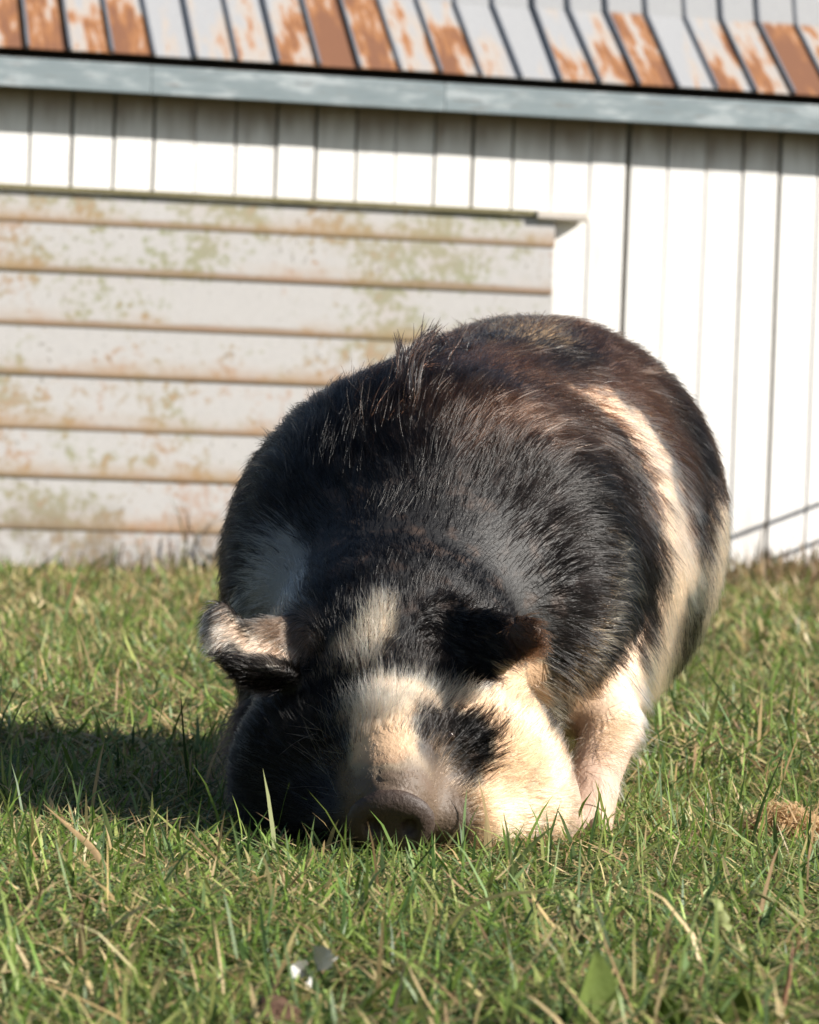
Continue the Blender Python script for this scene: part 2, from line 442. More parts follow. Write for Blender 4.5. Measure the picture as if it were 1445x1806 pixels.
# tail
add(f_cone((0.300, 5.43, 0.52), (0.325, 5.52, 0.44), 0.022, 0.015), 0.02); add(f_cone((0.325, 5.52, 0.44), (0.315, 5.51, 0.34), 0.015, 0.010), 0.01)
# ears: flat leaves built of overlapping lenses
def ear(pts, up, ws, th, k=0.016):
    for i, p in enumerate(pts):
        al = np.asarray(pts[min(i + 1, len(pts) - 1)]) - np.asarray(pts[max(i - 1, 0)])
        A = axes_from(al, up[i])
        add(f_ell(p, (0.050 if i < len(pts) - 1 else .026, th, ws[i]), A), k)
ear(EAR_L, [(0.0, 0.35, 1), (0, .25, 1), (0, .1, 1), (0, -.1, 1)], [.056, .066, .048, .020], 0.0105)
add(f_ell(P(926, 1116, 4.118), (.027, .0060, .022), axes_from((.5, -.4, -.75), (.55, -.1, .6))), .010)        # the curled tip
ear(EAR_R, [(.0, .6, .8), (0, .6, .8), (-.1, .55, .8), (-.3, .4, .85)], [.044, .050, .050, .040], 0.0125)
add(f_ell(P(470, 1185, 4.145), (.050, .028, .014), axes_from(EAR_R[3] - EAR_R[1], (0, .35, 1))), .02)
add(f_ell(P(388, 1098, 4.15), (.017, .013, .028)), .016)
NOSTR = [NOSE + NX * s * 0.024 + NN * 0.014 + NA[2] * 0.000 for s in (-1, 1)]
def sdf(p):
    d = None
    for f, k in prims:
        e = f(p); d = e if d is None else smin(d, e, k)
    for c_ in NOSTR:                              # hollow nostrils
        d = -smin(-d, np.linalg.norm((p - c_) @ NA.T / np.array([1, 1.6, 1.3]), axis=-1) - 0.0105, 0.004)
    d = -smin(-d, f_ell(NOSE + NN * 0.026, (0.046, 0.014, 0.038), NA)(p), 0.006)      # dished disc with a raised rim
    return d

H = 0.0075
lo = np.array([-0.40, 3.96, -0.04]); hi = np.array([0.60, 5.58, 0.80])
dims = np.ceil((hi - lo) / H).astype(int)
ax = [lo[i] + H * np.arange(dims[i]) for i in range(3)]
D = np.empty(dims, np.float32)
for i0 in range(0, dims[0], 16):
    g = np.stack(np.meshgrid(ax[0][i0:i0 + 16], ax[1], ax[2], indexing='ij'), -1)
    D[i0:i0 + 16] = sdf(g)
# surface nets
S = D < 0
corner = [S[a:dims[0] - 1 + a, b:dims[1] - 1 + b, c:dims[2] - 1 + c] for a in (0, 1) for b in (0, 1) for c in (0, 1)]
cnt = sum(x.astype(np.int8) for x in corner)
act = (cnt > 0) & (cnt < 8)
cells = np.argwhere(act); vid = -np.ones(act.shape, np.int64); vid[act] = np.arange(len(cells))
acc = np.zeros((len(cells), 3)); num = np.zeros(len(cells))
offs = [(a, b, c) for a in (0, 1) for b in (0, 1) for c in (0, 1)]
for i in range(8):
    for j in range(i + 1, 8):
        if sum(abs(np.array(offs[i]) - offs[j])) != 1: continue
        da = D[tuple((cells + offs[i]).T)].astype(float); db = D[tuple((cells + offs[j]).T)].astype(float)
        m = (da < 0) != (db < 0)
        tt = np.where(m, da / np.where(m, da - db, 1), 0)
        pnt = np.array(offs[i]) + tt[:, None] * (np.array(offs[j]) - offs[i])
        acc[m] += pnt[m]; num[m] += 1
BV = lo + H * (cells + acc / num[:, None])
quads = []
for axn in range(3):
    sl_a = [slice(1, -1)] * 3; sl_a[axn] = slice(0, -1); sl_b = [slice(1, -1)] * 3; sl_b[axn] = slice(1, None)
    A_ = S[tuple(sl_a)]; B_ = S[tuple(sl_b)]
    e = np.argwhere(A_ != B_); 
    base = e + 1; base[:, axn] -= 1
    flip = A_[A_ != B_]
    o1, o2 = [(1, 2), (2, 0), (0, 1)][axn]
    d1 = np.zeros(3, int); d1[o1] = 1; d2 = np.zeros(3, int); d2[o2] = 1
    q = np.stack([vid[tuple((base - d1 - d2).T)], vid[tuple((base - d2).T)], vid[tuple(base.T)], vid[tuple((base - d1).T)]], 1)
    q[~flip] = q[~flip][:, ::-1]
    quads.append(q)
quads = np.concatenate(quads); quads = quads[(quads >= 0).all(1)]
def grad(p, e=0.002):
    g = np.stack([sdf(p + np.eye(3)[i] * e) - sdf(p - np.eye(3)[i] * e) for i in range(3)], 1)
    return g / (np.linalg.norm(g, axis=1, keepdims=True) + 1e-9)
BN = grad(BV)
BV = BV - BN * np.clip(sdf(BV), -H, H)[:, None] * 0.8
BN = grad(BV)

# value noise for soft, irregular borders
def vnoise(p, s, seed=0):
    q = p * s + seed * 17.3; i = np.floor(q).astype(int); f = q - i; f = f * f * (3 - 2 * f)
    def h(a):
        n = (a[..., 0] * 374761393 + a[..., 1] * 668265263 + a[..., 2] * 2147483647 + seed * 1274126177) & 0x7fffffff
        n = (n ^ (n >> 13)) * 1274126177 & 0x7fffffff
        return ((n ^ (n >> 16)) & 0xffff) / 65535.0
    r = 0
    for a in (0, 1):
        for b in (0, 1):
            for c_ in (0, 1):
                w = (f[..., 0] if a else 1 - f[..., 0]) * (f[..., 1] if b else 1 - f[..., 1]) * (f[..., 2] if c_ else 1 - f[..., 2])
                r = r + w * h(i + np.array([a, b, c_]))
    return r
def poly_sd(uv, poly):
    """signed distance (pixels of the photograph) to a polygon, negative inside"""
    P0 = np.array(poly, float); d = np.full(len(uv), 1e9); ins = np.zeros(len(uv), bool)
    for a, b in zip(P0, np.roll(P0, -1, 0)):
        e = b - a; w = uv - a
        tpar = np.clip((w @ e) / (e @ e), 0, 1)
        d = np.minimum(d, np.linalg.norm(w - tpar[:, None] * e, axis=1))
        c1 = (a[1] <= uv[:, 1]) & (b[1] > uv[:, 1]); c2 = (a[1] > uv[:, 1]) & (b[1] <= uv[:, 1])
        cr = e[0] * w[:, 1] - e[1] * w[:, 0]
        ins ^= (c1 & (cr > 0)) | (c2 & (cr < 0))
    return np.where(ins, -d, d)

CREAM = np.array([0.60, 0.475, 0.32]); TAN = np.array([0.36, 0.245, 0.135]); BLACK = np.array([0.0035, 0.0028, 0.0027])
BROWN = np.array([0.078, 0.037, 0.021]); SNOUT = np.array([0.115, 0.078, 0.052]); GREYW = np.array([0.40, 0.35, 0.285])
TUFT = CREAM * .9; BAND = np.array([0.68, 0.60, 0.475]); FRINGE = TAN * 1.35; BRINDLE = TAN * .9
PATCH = [  # coat markings read off the animal: (outline, colour, softness in pixels)
    ([(1010, 680), (1070, 688), (1130, 732), (1170, 788), (1199, 868), (1232, 948), (1240, 1008), (1216, 1045), (1204, 1090), (1200, 1150), (1194, 1190), (1210, 1185),
      (1230, 1110), (1239, 1020), (1244, 960), (1250, 880), (1256, 848), (1300, 850), (1300, 1100), (1200, 1330), (1130, 1500), (985, 1500), (990, 1270), (1035, 1215), (1085, 1175), (1125, 1125), (1150, 1080), (1162, 1020), (1158, 920),
      (1145, 855), (1105, 775), (1058, 718)], BAND, 6),
    ([(820, 588), (895, 560), (960, 570), (1010, 600), (960, 598), (900, 585)], TAN * 1.1, 22),
    ([(1120, 595), (1170, 620), (1215, 670), (1200, 675), (1150, 630)], CREAM, 12),
    ([(1084, 900), (1096, 960), (1092, 1040), (1075, 1110), (1040, 1165), (1005, 1225), (985, 1235), (980, 1200), (1020, 1160), (1058, 1100), (1076, 1030), (1078, 960)], FRINGE, 8),
    ([(505, 925), (532, 950), (540, 1060), (500, 1085), (420, 1090), (436, 1030), (468, 960)], np.array([.20, .195, .19]), 12),  # white shoulder fur greyed to paint in the shade on it
    ([(662, 1040), (700, 1050), (690, 1110), (665, 1160), (672, 1195), (620, 1200), (560, 1195), (590, 1140), (630, 1090)], TUFT, 10),
    ([(592, 1262), (640, 1222), (660, 1195), (720, 1200), (790, 1222), (850, 1222), (870, 1200), (880, 1170), (965, 1160), (968, 1250), (992, 1320), (1010, 1400), (990, 1480), (960, 1540), (780, 1540), (768, 1450),
      (790, 1410), (835, 1392), (872, 1340), (870, 1290), (840, 1256), (800, 1238), (745, 1246), (722, 1290), (740, 1345), (782, 1382), (800, 1400), (770, 1430), (640, 1430), (612, 1370), (618, 1310)], CREAM, 8),
    ([(985, 1190), (1050, 1180), (1085, 1210), (1070, 1270), (1035, 1330), (1000, 1380), (985, 1360)], BRINDLE, 20),
    ([(470, 1075), (560, 1080), (560, 1160), (500, 1150), (440, 1120)], np.array([.115, .080, .058]), 14),
    ([(372, 1070), (410, 1085), (450, 1122), (510, 1146), (520, 1166), (460, 1168), (405, 1128), (362, 1190), (355, 1110)], GREYW, 9),
]
def coat(p, n, hair_rand=None):
    """coat colour at surface points p with normals n"""
    m = len(p)
    uv = proj(p); toc = CO - p; toc /= np.linalg.norm(toc, axis=1, keepdims=True)
    front = np.clip(((n * toc).sum(1) + 0.25) / 0.2, 0, 1)
    j = np.stack([vnoise(p, 45, 1) - .5, vnoise(p, 45, 2) - .5], 1) * 26
    uvj = uv + j
    if hair_rand is not None: uvj = uvj + hair_rand[:, :2] * 10
    col = np.tile(BLACK, (m, 1))
    # sun-bleached brown along the back
    body = np.clip((p[:, 1] - 4.55) / 0.2, 0, 1)
    br = np.clip((n[:, 2] - 0.15) / 0.6, 0, 1) * body * np.clip(vnoise(p, 9, 3) * 1.7 - 0.25, 0, 1)
    br = br * np.clip((uv[:, 0] - 700) / 120, 0, 1)
    br = np.maximum(br, 0.6 * np.exp(-((uv[:, 0] - 930) / 150) ** 2 - ((uv[:, 1] - 720) / 70) ** 2) * (0.5 + vnoise(p, 14, 6)))
    col = col + (BROWN - BLACK) * br[:, None]
    for poly, c, soft in PATCH:
        sd_ = poly_sd(uvj, poly)
        w = np.clip(0.5 - sd_ / (2 * soft), 0, 1) * front
        if hair_rand is not None: w = (w > (hair_rand[:, 2] * .5 + .5)).astype(float)
        if c is TUFT or c is FRINGE or c is BRINDLE: w = w * .6 if hair_rand is None else w * (np.abs(hair_rand[:, 0]) < (1.5 if c is FRINGE else .55))
        col = col + (c - col) * w[:, None]
    # far flank: the pale band goes round the belly
    ta = (p - np.array([0.1, 4.7, 0])) @ AX
    hid = (1 - front) * ((np.abs(ta - 0.30 - 0.1 * (p[:, 2] - .4)) < 0.06) | (p[:, 2] < 0.13))
    col = col + (CREAM - col) * hid[:, None]
    # greyish brown muzzle
    ws = np.clip((uvj[:, 1] - 1318) / 50, 0, 1) * np.clip((0.165 - np.linalg.norm(p - NOSE, axis=1)) / 0.04, 0, 1)
    col = col + (SNOUT - col) * (ws * np.clip((uvj[:, 0] - 585) / 30, 0, 1))[:, None]
    # brown curled ear tip
    we = np.clip((0.055 - np.linalg.norm(p - P(925, 1118, 4.12), axis=1)) / 0.03, 0, 1)
    col = col + (np.array([.045, .026, .017]) - col) * we[:, None]
    return col

# skin
t = NT('pig_skin')
at = t.n('ShaderNodeAttribute', attribute_type='GEOMETRY', attribute_name='skin_colour')
tc = t.n('ShaderNodeTexCoord')
n1 = t.noise(tc.outputs['Object'], 160, 4, 0.6); n2 = t.noise(tc.outputs['Object'], 30, 3)
c = t.mix(t.math('MULTIPLY', t.ramp(n2, .5, .75), .35), at.outputs['Color'], (0.10, 0.06, 0.04))
t.bsdf(c, 0.55, 0.35, n1, 0.5, 0.004)
M_skin = t.m
pig = link('pig', None)
PIG0 = Vector((0.10, 4.8, 0.0)); pig.location = PIG0
tag(pig, 'fat black and cream hairy pig grazing with its snout in the grass', 'pig')
wr = P(685, 1372, 4.03)
dw = BV - wr; mk = np.exp(-(dw[:, 0] / .045) ** 2 - (dw[:, 2] / .022) ** 2 - (dw[:, 1] / .06) ** 2)
BV = BV + BN * (mk * (0.0030 * np.sin((dw[:, 2] + .25 * dw[:, 0] ** 2 / .05) * 520 + 5 * vnoise(BV, 60, 5)) + 0.004 * (vnoise(BV, 130, 8) - .5)))[:, None]
bmesh_ = bpy.data.meshes.new('body')
bmesh_.from_pydata((BV - np.array(PIG0)).tolist(), [], quads.tolist()); bmesh_.update(); bmesh_.shade_smooth()
bmesh_.materials.append(M_skin)
cc = coat(BV, BN)
lum = cc.mean(1, keepdims=True)
skin = np.where(lum > 0.25, cc * np.array([.86, .72, .66]), cc * .8 + .003)
dn = np.linalg.norm(BV - NOSE, axis=1)
nosew = np.clip((0.070 - dn) / 0.012, 0, 1) * np.clip((((BV - NOSE) @ NN) + 0.020) / 0.008, 0, 1)
skin = skin + (np.array([0.040, 0.026, 0.020]) - skin) * nosew[:, None]
legw = np.clip((0.15 - BV[:, 2]) / 0.05, 0, 1) * (BV[:, 1] > 4.19) * ((BV[:, 0] > 0.228))
skin = skin + (np.array([0.36, 0.245, 0.185]) - skin) * (legw * .8)[:, None]
ca_ = bmesh_.attributes.new('skin_colour', 'FLOAT_COLOR', 'POINT')
ca_.data.foreach_set('color', np.concatenate([skin, np.ones((len(skin), 1))], 1).astype(np.float32).ravel())
body = link('body', bmesh_, pig)

# coat of hair
def hair_object(name, pts, rad, col, mat, parent):
    """pts (n,k,3) world, rad (n,k), col (n,3)"""
    n, k = pts.shape[:2]
    hc = bpy.data.hair_curves.new(name); hc.add_curves([k] * n)
    pp = (pts - np.array(PIG0)).astype(np.float32)
    hc.attributes['position'].data.foreach_set('vector', pp.ravel())
    ra = hc.attributes.get('radius') or hc.attributes.new('radius', 'FLOAT', 'POINT')
    ra.data.foreach_set('value', rad.astype(np.float32).ravel())
    at_ = hc.attributes.new('hair_colour', 'FLOAT_COLOR', 'CURVE')
    at_.data.foreach_set('color', np.concatenate([col, np.ones((n, 1))], 1).astype(np.float32).ravel())
    hc.materials.append(mat)
    return link(name, hc, parent)

t = NT('pig_hair')
at = t.n('ShaderNodeAttribute', attribute_type='GEOMETRY', attribute_name='hair_colour')
hb = t.n('ShaderNodeBsdfHairPrincipled'); hb.model = 'CHIANG'; hb.parametrization = 'COLOR'
t.l(at.outputs['Color'], hb.inputs['Color'])
hb.inputs['Roughness'].default_value = 0.13; hb.inputs['Radial Roughness'].default_value = 0.35; hb.inputs['IOR'].default_value = 1.29
hb.inputs['Random Roughness'].default_value = 0.2
t.l(hb.outputs[0], t.out.inputs[0])
M_hair = t.m

qa = BV[quads]; ar = 0.5 * (np.linalg.norm(np.cross(qa[:, 1] - qa[:, 0], qa[:, 2] - qa[:, 0]), axis=1) + np.linalg.norm(np.cross(qa[:, 2] - qa[:, 0], qa[:, 3] - qa[:, 0]), axis=1))
fc = qa.mean(1); fn = BN[quads].mean(1); fn /= np.linalg.norm(fn, axis=1, keepdims=True) + 1e-9
toc = CO - fc; toc /= np.linalg.norm(toc, axis=1, keepdims=True)
facing = (fn * toc).sum(1)
earpts = np.array(EAR_L[1:] + EAR_R[1:])
eard = np.min(np.linalg.norm(fc[:, None] - earpts[None], axis=2), 1)
wgt = ar * np.where(facing > -0.3, 1.0, 0.22)
wgt *= np.where(fc[:, 1] < 4.36, 1.9, 1.0)
nosef = (np.linalg.norm(fc - NOSE, axis=1) < 0.068) & ((fc - NOSE) @ NN > -0.016)
wgt[np.linalg.norm(fc - NOSE, axis=1) < 0.075] *= .45
wgt[nosef] = 0
wgt *= 1 - .75 * np.exp(-((fc[:, 0] - P(685, 1372, 4.03)[0]) / .040) ** 2 - ((fc[:, 2] - P(685, 1372, 4.03)[2]) / .016) ** 2) * (fc[:, 1] < 4.15)
wgt[(fc[:, 2] < 0.012)] = 0
shank = (fc[:, 2] < 0.115) & (fc[:, 1] > 4.20) & (fc[:, 0] > 0.232)
wgt[shank] *= 0.12
NH = 210000
fi = rng.choice(len(quads), NH, p=wgt / wgt.sum())
uv_ = rng.random((NH, 2))
qq = qa[fi]; root = (qq[:, 0] * (1 - uv_[:, :1]) * (1 - uv_[:, 1:]) + qq[:, 1] * uv_[:, :1] * (1 - uv_[:, 1:]) + qq[:, 2] * uv_[:, :1] * uv_[:, 1:] + qq[:, 3] * (1 - uv_[:, :1]) * uv_[:, 1:])
qn = BN[quads[fi]]; nor = qn.mean(1); nor /= np.linalg.norm(nor, axis=1, keepdims=True) + 1e-9
hr = rng.standard_normal((NH, 3)); hr[:, 2] = rng.random(NH) * 2 - 1
hcol = coat(root, nor, hr)
# direction the hair lies
def flow(p, n):
    rad_ = p - (NOSE + np.array([0, 0.03, -0.02])); rad_ /= np.linalg.norm(rad_, axis=1, keepdims=True)
    side = np.clip(np.abs((p - np.array([0.1, 4.8, 0])) @ AXM[0]) * 3.0, 0, 1)
    tor = AX * 0.75 + np.array([0, 0, -1.0]) * (0.25 + 0.85 * side[:, None]) * np.clip(1.2 - n[:, 2:3], 0.1, 1)
    tor = tor + np.array([0, 0, -1.0]) * (np.clip(-(n @ AX), 0, 1) * .9 * np.clip((.32 - p[:, 2]) / .1, 0, 1))[:, None]
    w = np.clip((p[:, 1] - 4.30) / 0.35, 0, 1)[:, None]
    d = rad_ * (1 - w) + tor * w
    for E in (EAR_L, EAR_R):
        E_ = np.array(E); de = np.min(np.linalg.norm(p[:, None] - E_[None, 1:], axis=2), 1)
        we = np.clip((0.07 - de) / 0.03, 0, 1)[:, None]
        d = d * (1 - we) + (nrm(E_[-1] - E_[0]) + np.array([0, 0, -.25])) * we
    lw = np.clip((0.16 - p[:, 2]) / 0.08, 0, 1)[:, None] * (p[:, 1:2] > 4.3)
    d = d * (1 - lw) + np.array([-.15, -.1, -1.]) * lw
    ew = (np.clip((.26 - p[:, 2]) / .06, 0, 1) * np.clip((p[:, 2] - .05) / .05, 0, 1) * np.clip((p[:, 0] - .18) / .06, 0, 1) * np.clip((4.80 - p[:, 1]) / .1, 0, 1) * np.clip((p[:, 1] - 4.28) / .06, 0, 1))[:, None]
    d = d * (1 - ew) + np.array([.75, .1, -.65]) * ew
    # swirl so that it is not combed
    sw = np.stack([vnoise(p, 11, 21) - .5, vnoise(p, 11, 22) - .5, vnoise(p, 11, 23) - .5], 1)
    sw2 = np.stack([vnoise(p, 38, 24) - .5, vnoise(p, 38, 25) - .5, vnoise(p, 38, 26) - .5], 1)
    d = d + sw * 0.6 + sw2 * 0.22
    d = d - n * (d * n).sum(1, keepdims=True)
    return d / (np.linalg.norm(d, axis=1, keepdims=True) + 1e-9)
def grow(root, nor, length, lift, curl, k=6, jitter=0.10, grav=0.35):
    n = len(root)
    d = flow(root, nor) + rng.standard_normal((n, 3)) * jitter
    d = d - nor * (d * nor).sum(1, keepdims=True); d /= np.linalg.norm(d, axis=1, keepdims=True) + 1e-9
    cur = root - nor * 0.002; dirn = d * np.cos(lift)[:, None] + nor * np.sin(lift)[:, None]
    pts = [cur]
    bend = rng.standard_normal((n, 3)) * curl[:, None]
    for i in range(k - 1):
        cur = cur + dirn * (length / (k - 1))[:, None]
        pts.append(cur)
        dirn = dirn + d * 0.16 + bend * 0.5 - np.array([0, 0, 1.]) * (grav / (k - 1))
        dirn /= np.linalg.norm(dirn, axis=1, keepdims=True)
    pts = np.stack(pts, 1)
    return pts
headw = np.clip((4.42 - root[:, 1]) / 0.12, 0, 1)
length = 0.064 * (1 - headw) + 0.030 * headw
dnr = np.linalg.norm(root - NOSE, axis=1)
length = np.where(dnr < 0.115, 0.0095, length)
bel = np.clip((0.24 - root[:, 2]) / 0.1, 0, 1) * (root[:, 1] > 4.4); length = length * (1 + 0.2 * bel)
er = np.min(np.linalg.norm(root[:, None] - earpts[None], axis=2), 1); length = np.where(er < 0.065, 0.026, length)
length = np.where((root[:, 2] < .2) & (root[:, 1] > 4.2) & (root[:, 0] > .2), .030, length)
length = length * (0.55 + 0.8 * rng.random(NH))
lift = np.clip(0.12 + 0.08 * rng.standard_normal(NH), 0.05, 0.9)
lift = np.where(dnr < 0.25, lift + 0.10 + .12 * rng.random(NH), lift); lift = np.where(er < .065, lift + .28, lift)
pts = grow(root, nor, length, lift, np.full(NH, 0.10))
from mathutils.kdtree import KDTree
ng = NH // 28
gi = rng.choice(NH, ng, replace=False); kd = KDTree(ng)
for a, b in enumerate(root[gi]): kd.insert(b, a)
kd.balance()
near_g = np.array([kd.find(q)[1] for q in root])
g_pts = pts[gi][near_g]
samew = np.clip(1.6 * (nor * nor[gi][near_g]).sum(1) - .6, 0, 1) * rng.uniform(.35, .85, NH) * np.where(dnr < .14, .25, 1) * np.where(root[:, 1] < 4.36, .7, 1)
prof_w = np.array([0, .04, .18, .38, .58, .72])
pts = pts + (g_pts - pts) * (samew[:, None] * prof_w)[:, :, None]
# colour varies from hair to hair; some are sun-bleached
vary = np.exp(rng.standard_normal(NH) * 0.28)[:, None]
hcol = hcol * vary
stain = np.clip(vnoise(root, 16, 41) * 1.6 - .45, 0, 1)[:, None] * .45 + np.clip((.07 - root[:, 2:3]) / .07, 0, 1) * .45
hcol = hcol * (1 - stain * np.array([.30, .42, .62]))
tipb = (rng.random(NH) < 0.06 * np.clip(nor[:, 2] + .4, 0, 1)) & (root[:, 1] > 4.5) & (hcol.mean(1) < .1)
hcol[tipb] = np.array([0.16, 0.095, 0.06]) * (0.6 + rng.random((tipb.sum(), 1)))
hcol = np.clip(hcol, 0.002, 0.86)
taper = np.array([1, 1, .92, .78, .55, .12])
base_r = np.where(root[:, 1] < 4.36, 0.00030, 0.00034)
hair_object('coat', pts, base_r[:, None] * taper * (0.7 + 0.6 * rng.random((NH, 1))), hcol, M_hair, body)

# mane: long bristles along the ridge of neck and back
def surf_from(u, v):
    """first hit of the photo ray with the body"""
    d = nrm(CR @ np.array([(u - 722.5) / F_PX, (903 - v) / F_PX, -1.0])); p = CO + d * 3.7
    for _ in range(140):
        s_ = float(sdf(p[None])[0])
        if s_ < 0.0008: return p
        p = p + d * max(s_ * .7, .0008)
        if p[1] > 5.8: return None
    return None
NM = 320; NC = 24
cl_ = np.sort(rng.random(NC)); ci = np.arange(NM) % NC
tt = np.clip(cl_[ci] * .62 + rng.normal(0, .006, NM), 0, 1); cx_ = rng.standard_normal(NC) * .026
ridge = np.stack([-0.03 + 0.14 * tt + cx_[ci] + rng.standard_normal(NM) * .005, 4.50 + 0.58 * tt, np.full(NM, 0.95)], 1)
for _ in range(60):
    s_ = sdf(ridge); ridge[:, 2] -= np.clip(s_, 0.0, .1) * .8
rn = grad(ridge)
ml = (0.050 + 0.075 * rng.random(NC)[ci] ** 2) * np.where(tt < .45, 1.25, .7)
mp = grow(ridge, rn, ml, np.clip(0.50 + .35 * rng.standard_normal(NM), .1, 1.4), np.full(NM, .34), k=7, jitter=.25, grav=.5)
mp = mp + (mp[:NC][ci] - mp) * (rng.uniform(.5, .95, NM)[:, None] * np.array([0, .2, .45, .65, .78, .86, .9]))[:, :, None]
mc = np.where(rng.random((NM, 1)) < .3, np.array([[.03, .012, .007]]), np.array([[.004, .003, .003]])) * np.exp(rng.standard_normal((NM, 1)) * .3)
hair_object('mane', mp, 0.00075 * np.array([1, 1, .95, .85, .7, .5, .15]) * np.ones((NM, 1)), mc, M_hair, body)
# forehead tuft and whiskers
def patch_hairs(name, poly, n, ln, lift, colr, rad_, jit=.25):
    poly = np.array(poly, float)
    a, b = poly.min(0), poly.max(0)
    q = a + rng.random((n * 6 + 60, 2)) * (b - a); q = q[poly_sd(q, poly) < 0][:n + 40]
    d = np.stack([(q[:, 0] - 722.5) / F_PX, (903 - q[:, 1]) / F_PX, -np.ones(len(q))], 1) @ CR.T
    d /= np.linalg.norm(d, axis=1, keepdims=True); pos = CO + d * 3.75
    for _ in range(90): pos = pos + d * (np.clip(sdf(pos), -.02, .3) * .75)[:, None]
    out = pos[(np.abs(sdf(pos)) < .003) & (pos[:, 1] < 5.6)][:n]; n = len(out)
    r_ = np.array(out); n_ = grad(r_)
    L_ = ln * (.6 + .8 * rng.random(n))
    p_ = grow(r_, n_, L_, np.clip(lift + .2 * rng.standard_normal(n), .05, 1.3), np.full(n, .14), k=7, jitter=jit, grav=.12)
    c_ = np.array(colr)[None] * np.exp(rng.standard_normal((n, 1)) * .2)
    return hair_object(name, p_, rad_ * np.array([1, 1, .95, .85, .7, .5, .12]) * np.ones((n, 1)), np.clip(c_, .004, .85), M_hair, body)
patch_hairs('forelock', [(600, 1190), (640, 1110), (665, 1075), (695, 1085), (670, 1170), (640, 1200)], 420, 0.045, .5, (.66, .52, .33), .00036)
patch_hairs('brow_hair', [(600, 1260), (660, 1225), (780, 1225), (850, 1235), (760, 1265), (640, 1280)], 900, 0.040, .60, (.70, .58, .42), .00030)
patch_hairs('shoulder_bristles', [(610, 660), (700, 620), (760, 640), (740, 760), (660, 800), (600, 740)], 110, 0.070, .24, (.026, .010, .005), .00045, .35)
patch_hairs('shoulder_fringe', [(1086, 920), (1098, 980), (1092, 1060), (1060, 1130), (1005, 1225), (985, 1225), (1050, 1110), (1078, 1030)], 420, 0.030, .45, (.40, .28, .16), .00036, .35)
patch_hairs('whiskers', [(545, 1270), (610, 1270), (625, 1440), (590, 1440), (560, 1360)], 30, 0.055, .8, (.55, .47, .36), .00034, .5)
patch_hairs('jaw_hair', [(1000, 1260), (1090, 1250), (1130, 1290), (1060, 1350), (1000, 1340)], 260, 0.050, .30, (.40, .29, .18), .00036, .4)
patch_hairs('elbow_hair', [(1000, 1250), (1080, 1235), (1130, 1275), (1080, 1330), (1010, 1370)], 110, 0.045, .22, (.10, .07, .045), .00036, .4)

# eyes, hooves
t = NT('pig_eye'); t.bsdf((0.02, 0.011, 0.008), 0.08, 0.7); M_eye = t.m
M_hoof = mat_flat('hoof_horn', (0.22, 0.165, 0.125), 0.6, 0.3, 60)
for u, v in ((797, 1298), (572, 1300)):
    h_ = surf_from(u, v)
    if h_ is None: continue
    bm = bmesh.new(); bmesh.ops.create_uvsphere(bm, u_segments=14, v_segments=10, radius=0.011)
    me = bpy.data.meshes.new('eye'); bm.to_mesh(me); bm.free(); me.materials.append(M_eye); me.shade_smooth()
    o = link('eye', me, pig); n_ = grad(h_[None])[0]; o.location = Vector(h_ - n_ * .0095) - PIG0
bm = bmesh.new()
for s_ in (-1, 1):
    r_ = bmesh.ops.create_uvsphere(bm, u_segments=10, v_segments=8, radius=1.0)
    bmesh.ops.scale(bm, vec=(.018, .034, .024), verts=r_['verts']); bmesh.ops.translate(bm, vec=(s_ * .017, -.012, 0), verts=r_['verts'])
me_h = bpy.data.meshes.new('hoof'); bm.to_mesh(me_h); bm.free(); me_h.materials.append(M_hoof); me_h.shade_smooth()
for (x, y) in ((0.255, 4.330), (-0.185, 4.372), (0.275, 5.322), (0.03, 5.392)):
    o = link('hoof', me_h, pig); o.location = Vector((x, y, 0.004)) - PIG0

# ------------------------------------------------------------------ grass
def mat_grass():
    t = NT('grass_blades')
    at = t.n('ShaderNodeAttribute', attribute_type='GEOMETRY', attribute_name='blade_colour')
    b = t.bsdf(at.outputs['Color'], 0.5, 0.35)
    tr = t.n('ShaderNodeBsdfTranslucent')
    hs = t.n('ShaderNodeHueSaturation'); hs.inputs['Value'].default_value = 1.3
    t.l(at.outputs['Color'], hs.inputs['Color']); t.l(hs.outputs[0], tr.inputs['Color'])
    mx = t.n('ShaderNodeMixShader'); mx.inputs[0].default_value = 0.3
    t.l(b.outputs[0], mx.inputs[1]); t.l(tr.outputs[0], mx.inputs[2]); t.l(mx.outputs[0], t.out.inputs[0])
    return t.m
M_grass = mat_grass()
def blades(x, y, h, w, lean, az, curve, col, z0=None, droop=0.0, lv=(0, .36, .72, 1.0), wp=(.8, 1.0, .72, 0.0)):
    n = len(x); z = hgt(x, y) if z0 is None else z0
    face = az + rng.normal(0, .7, n) + math.pi / 2
    sx, sy = np.cos(face), np.sin(face)
    V = []
    for l_, p_ in zip(lv, wp):
        ang = lean + curve * l_
        r = h * l_ * np.sin(np.clip(ang, -1.6, 1.9)); zz = h * l_ * np.cos(np.clip(ang, -1.6, 1.9))
        cx, cy, cz = x + np.cos(az) * r, y + np.sin(az) * r, z - .004 + np.maximum(zz, -.0 + .003 * l_)
        if p_ > 0:
            V.append(np.stack([cx - sx * w * p_ / 2, cy - sy * w * p_ / 2, cz], 1)); V.append(np.stack([cx + sx * w * p_ / 2, cy + sy * w * p_ / 2, cz], 1))
        else: V.append(np.stack([cx, cy, cz], 1))
    k = len(V); V = np.stack(V, 1).reshape(-1, 3)
    C = np.repeat(col, k, axis=0)
    return V, C, n
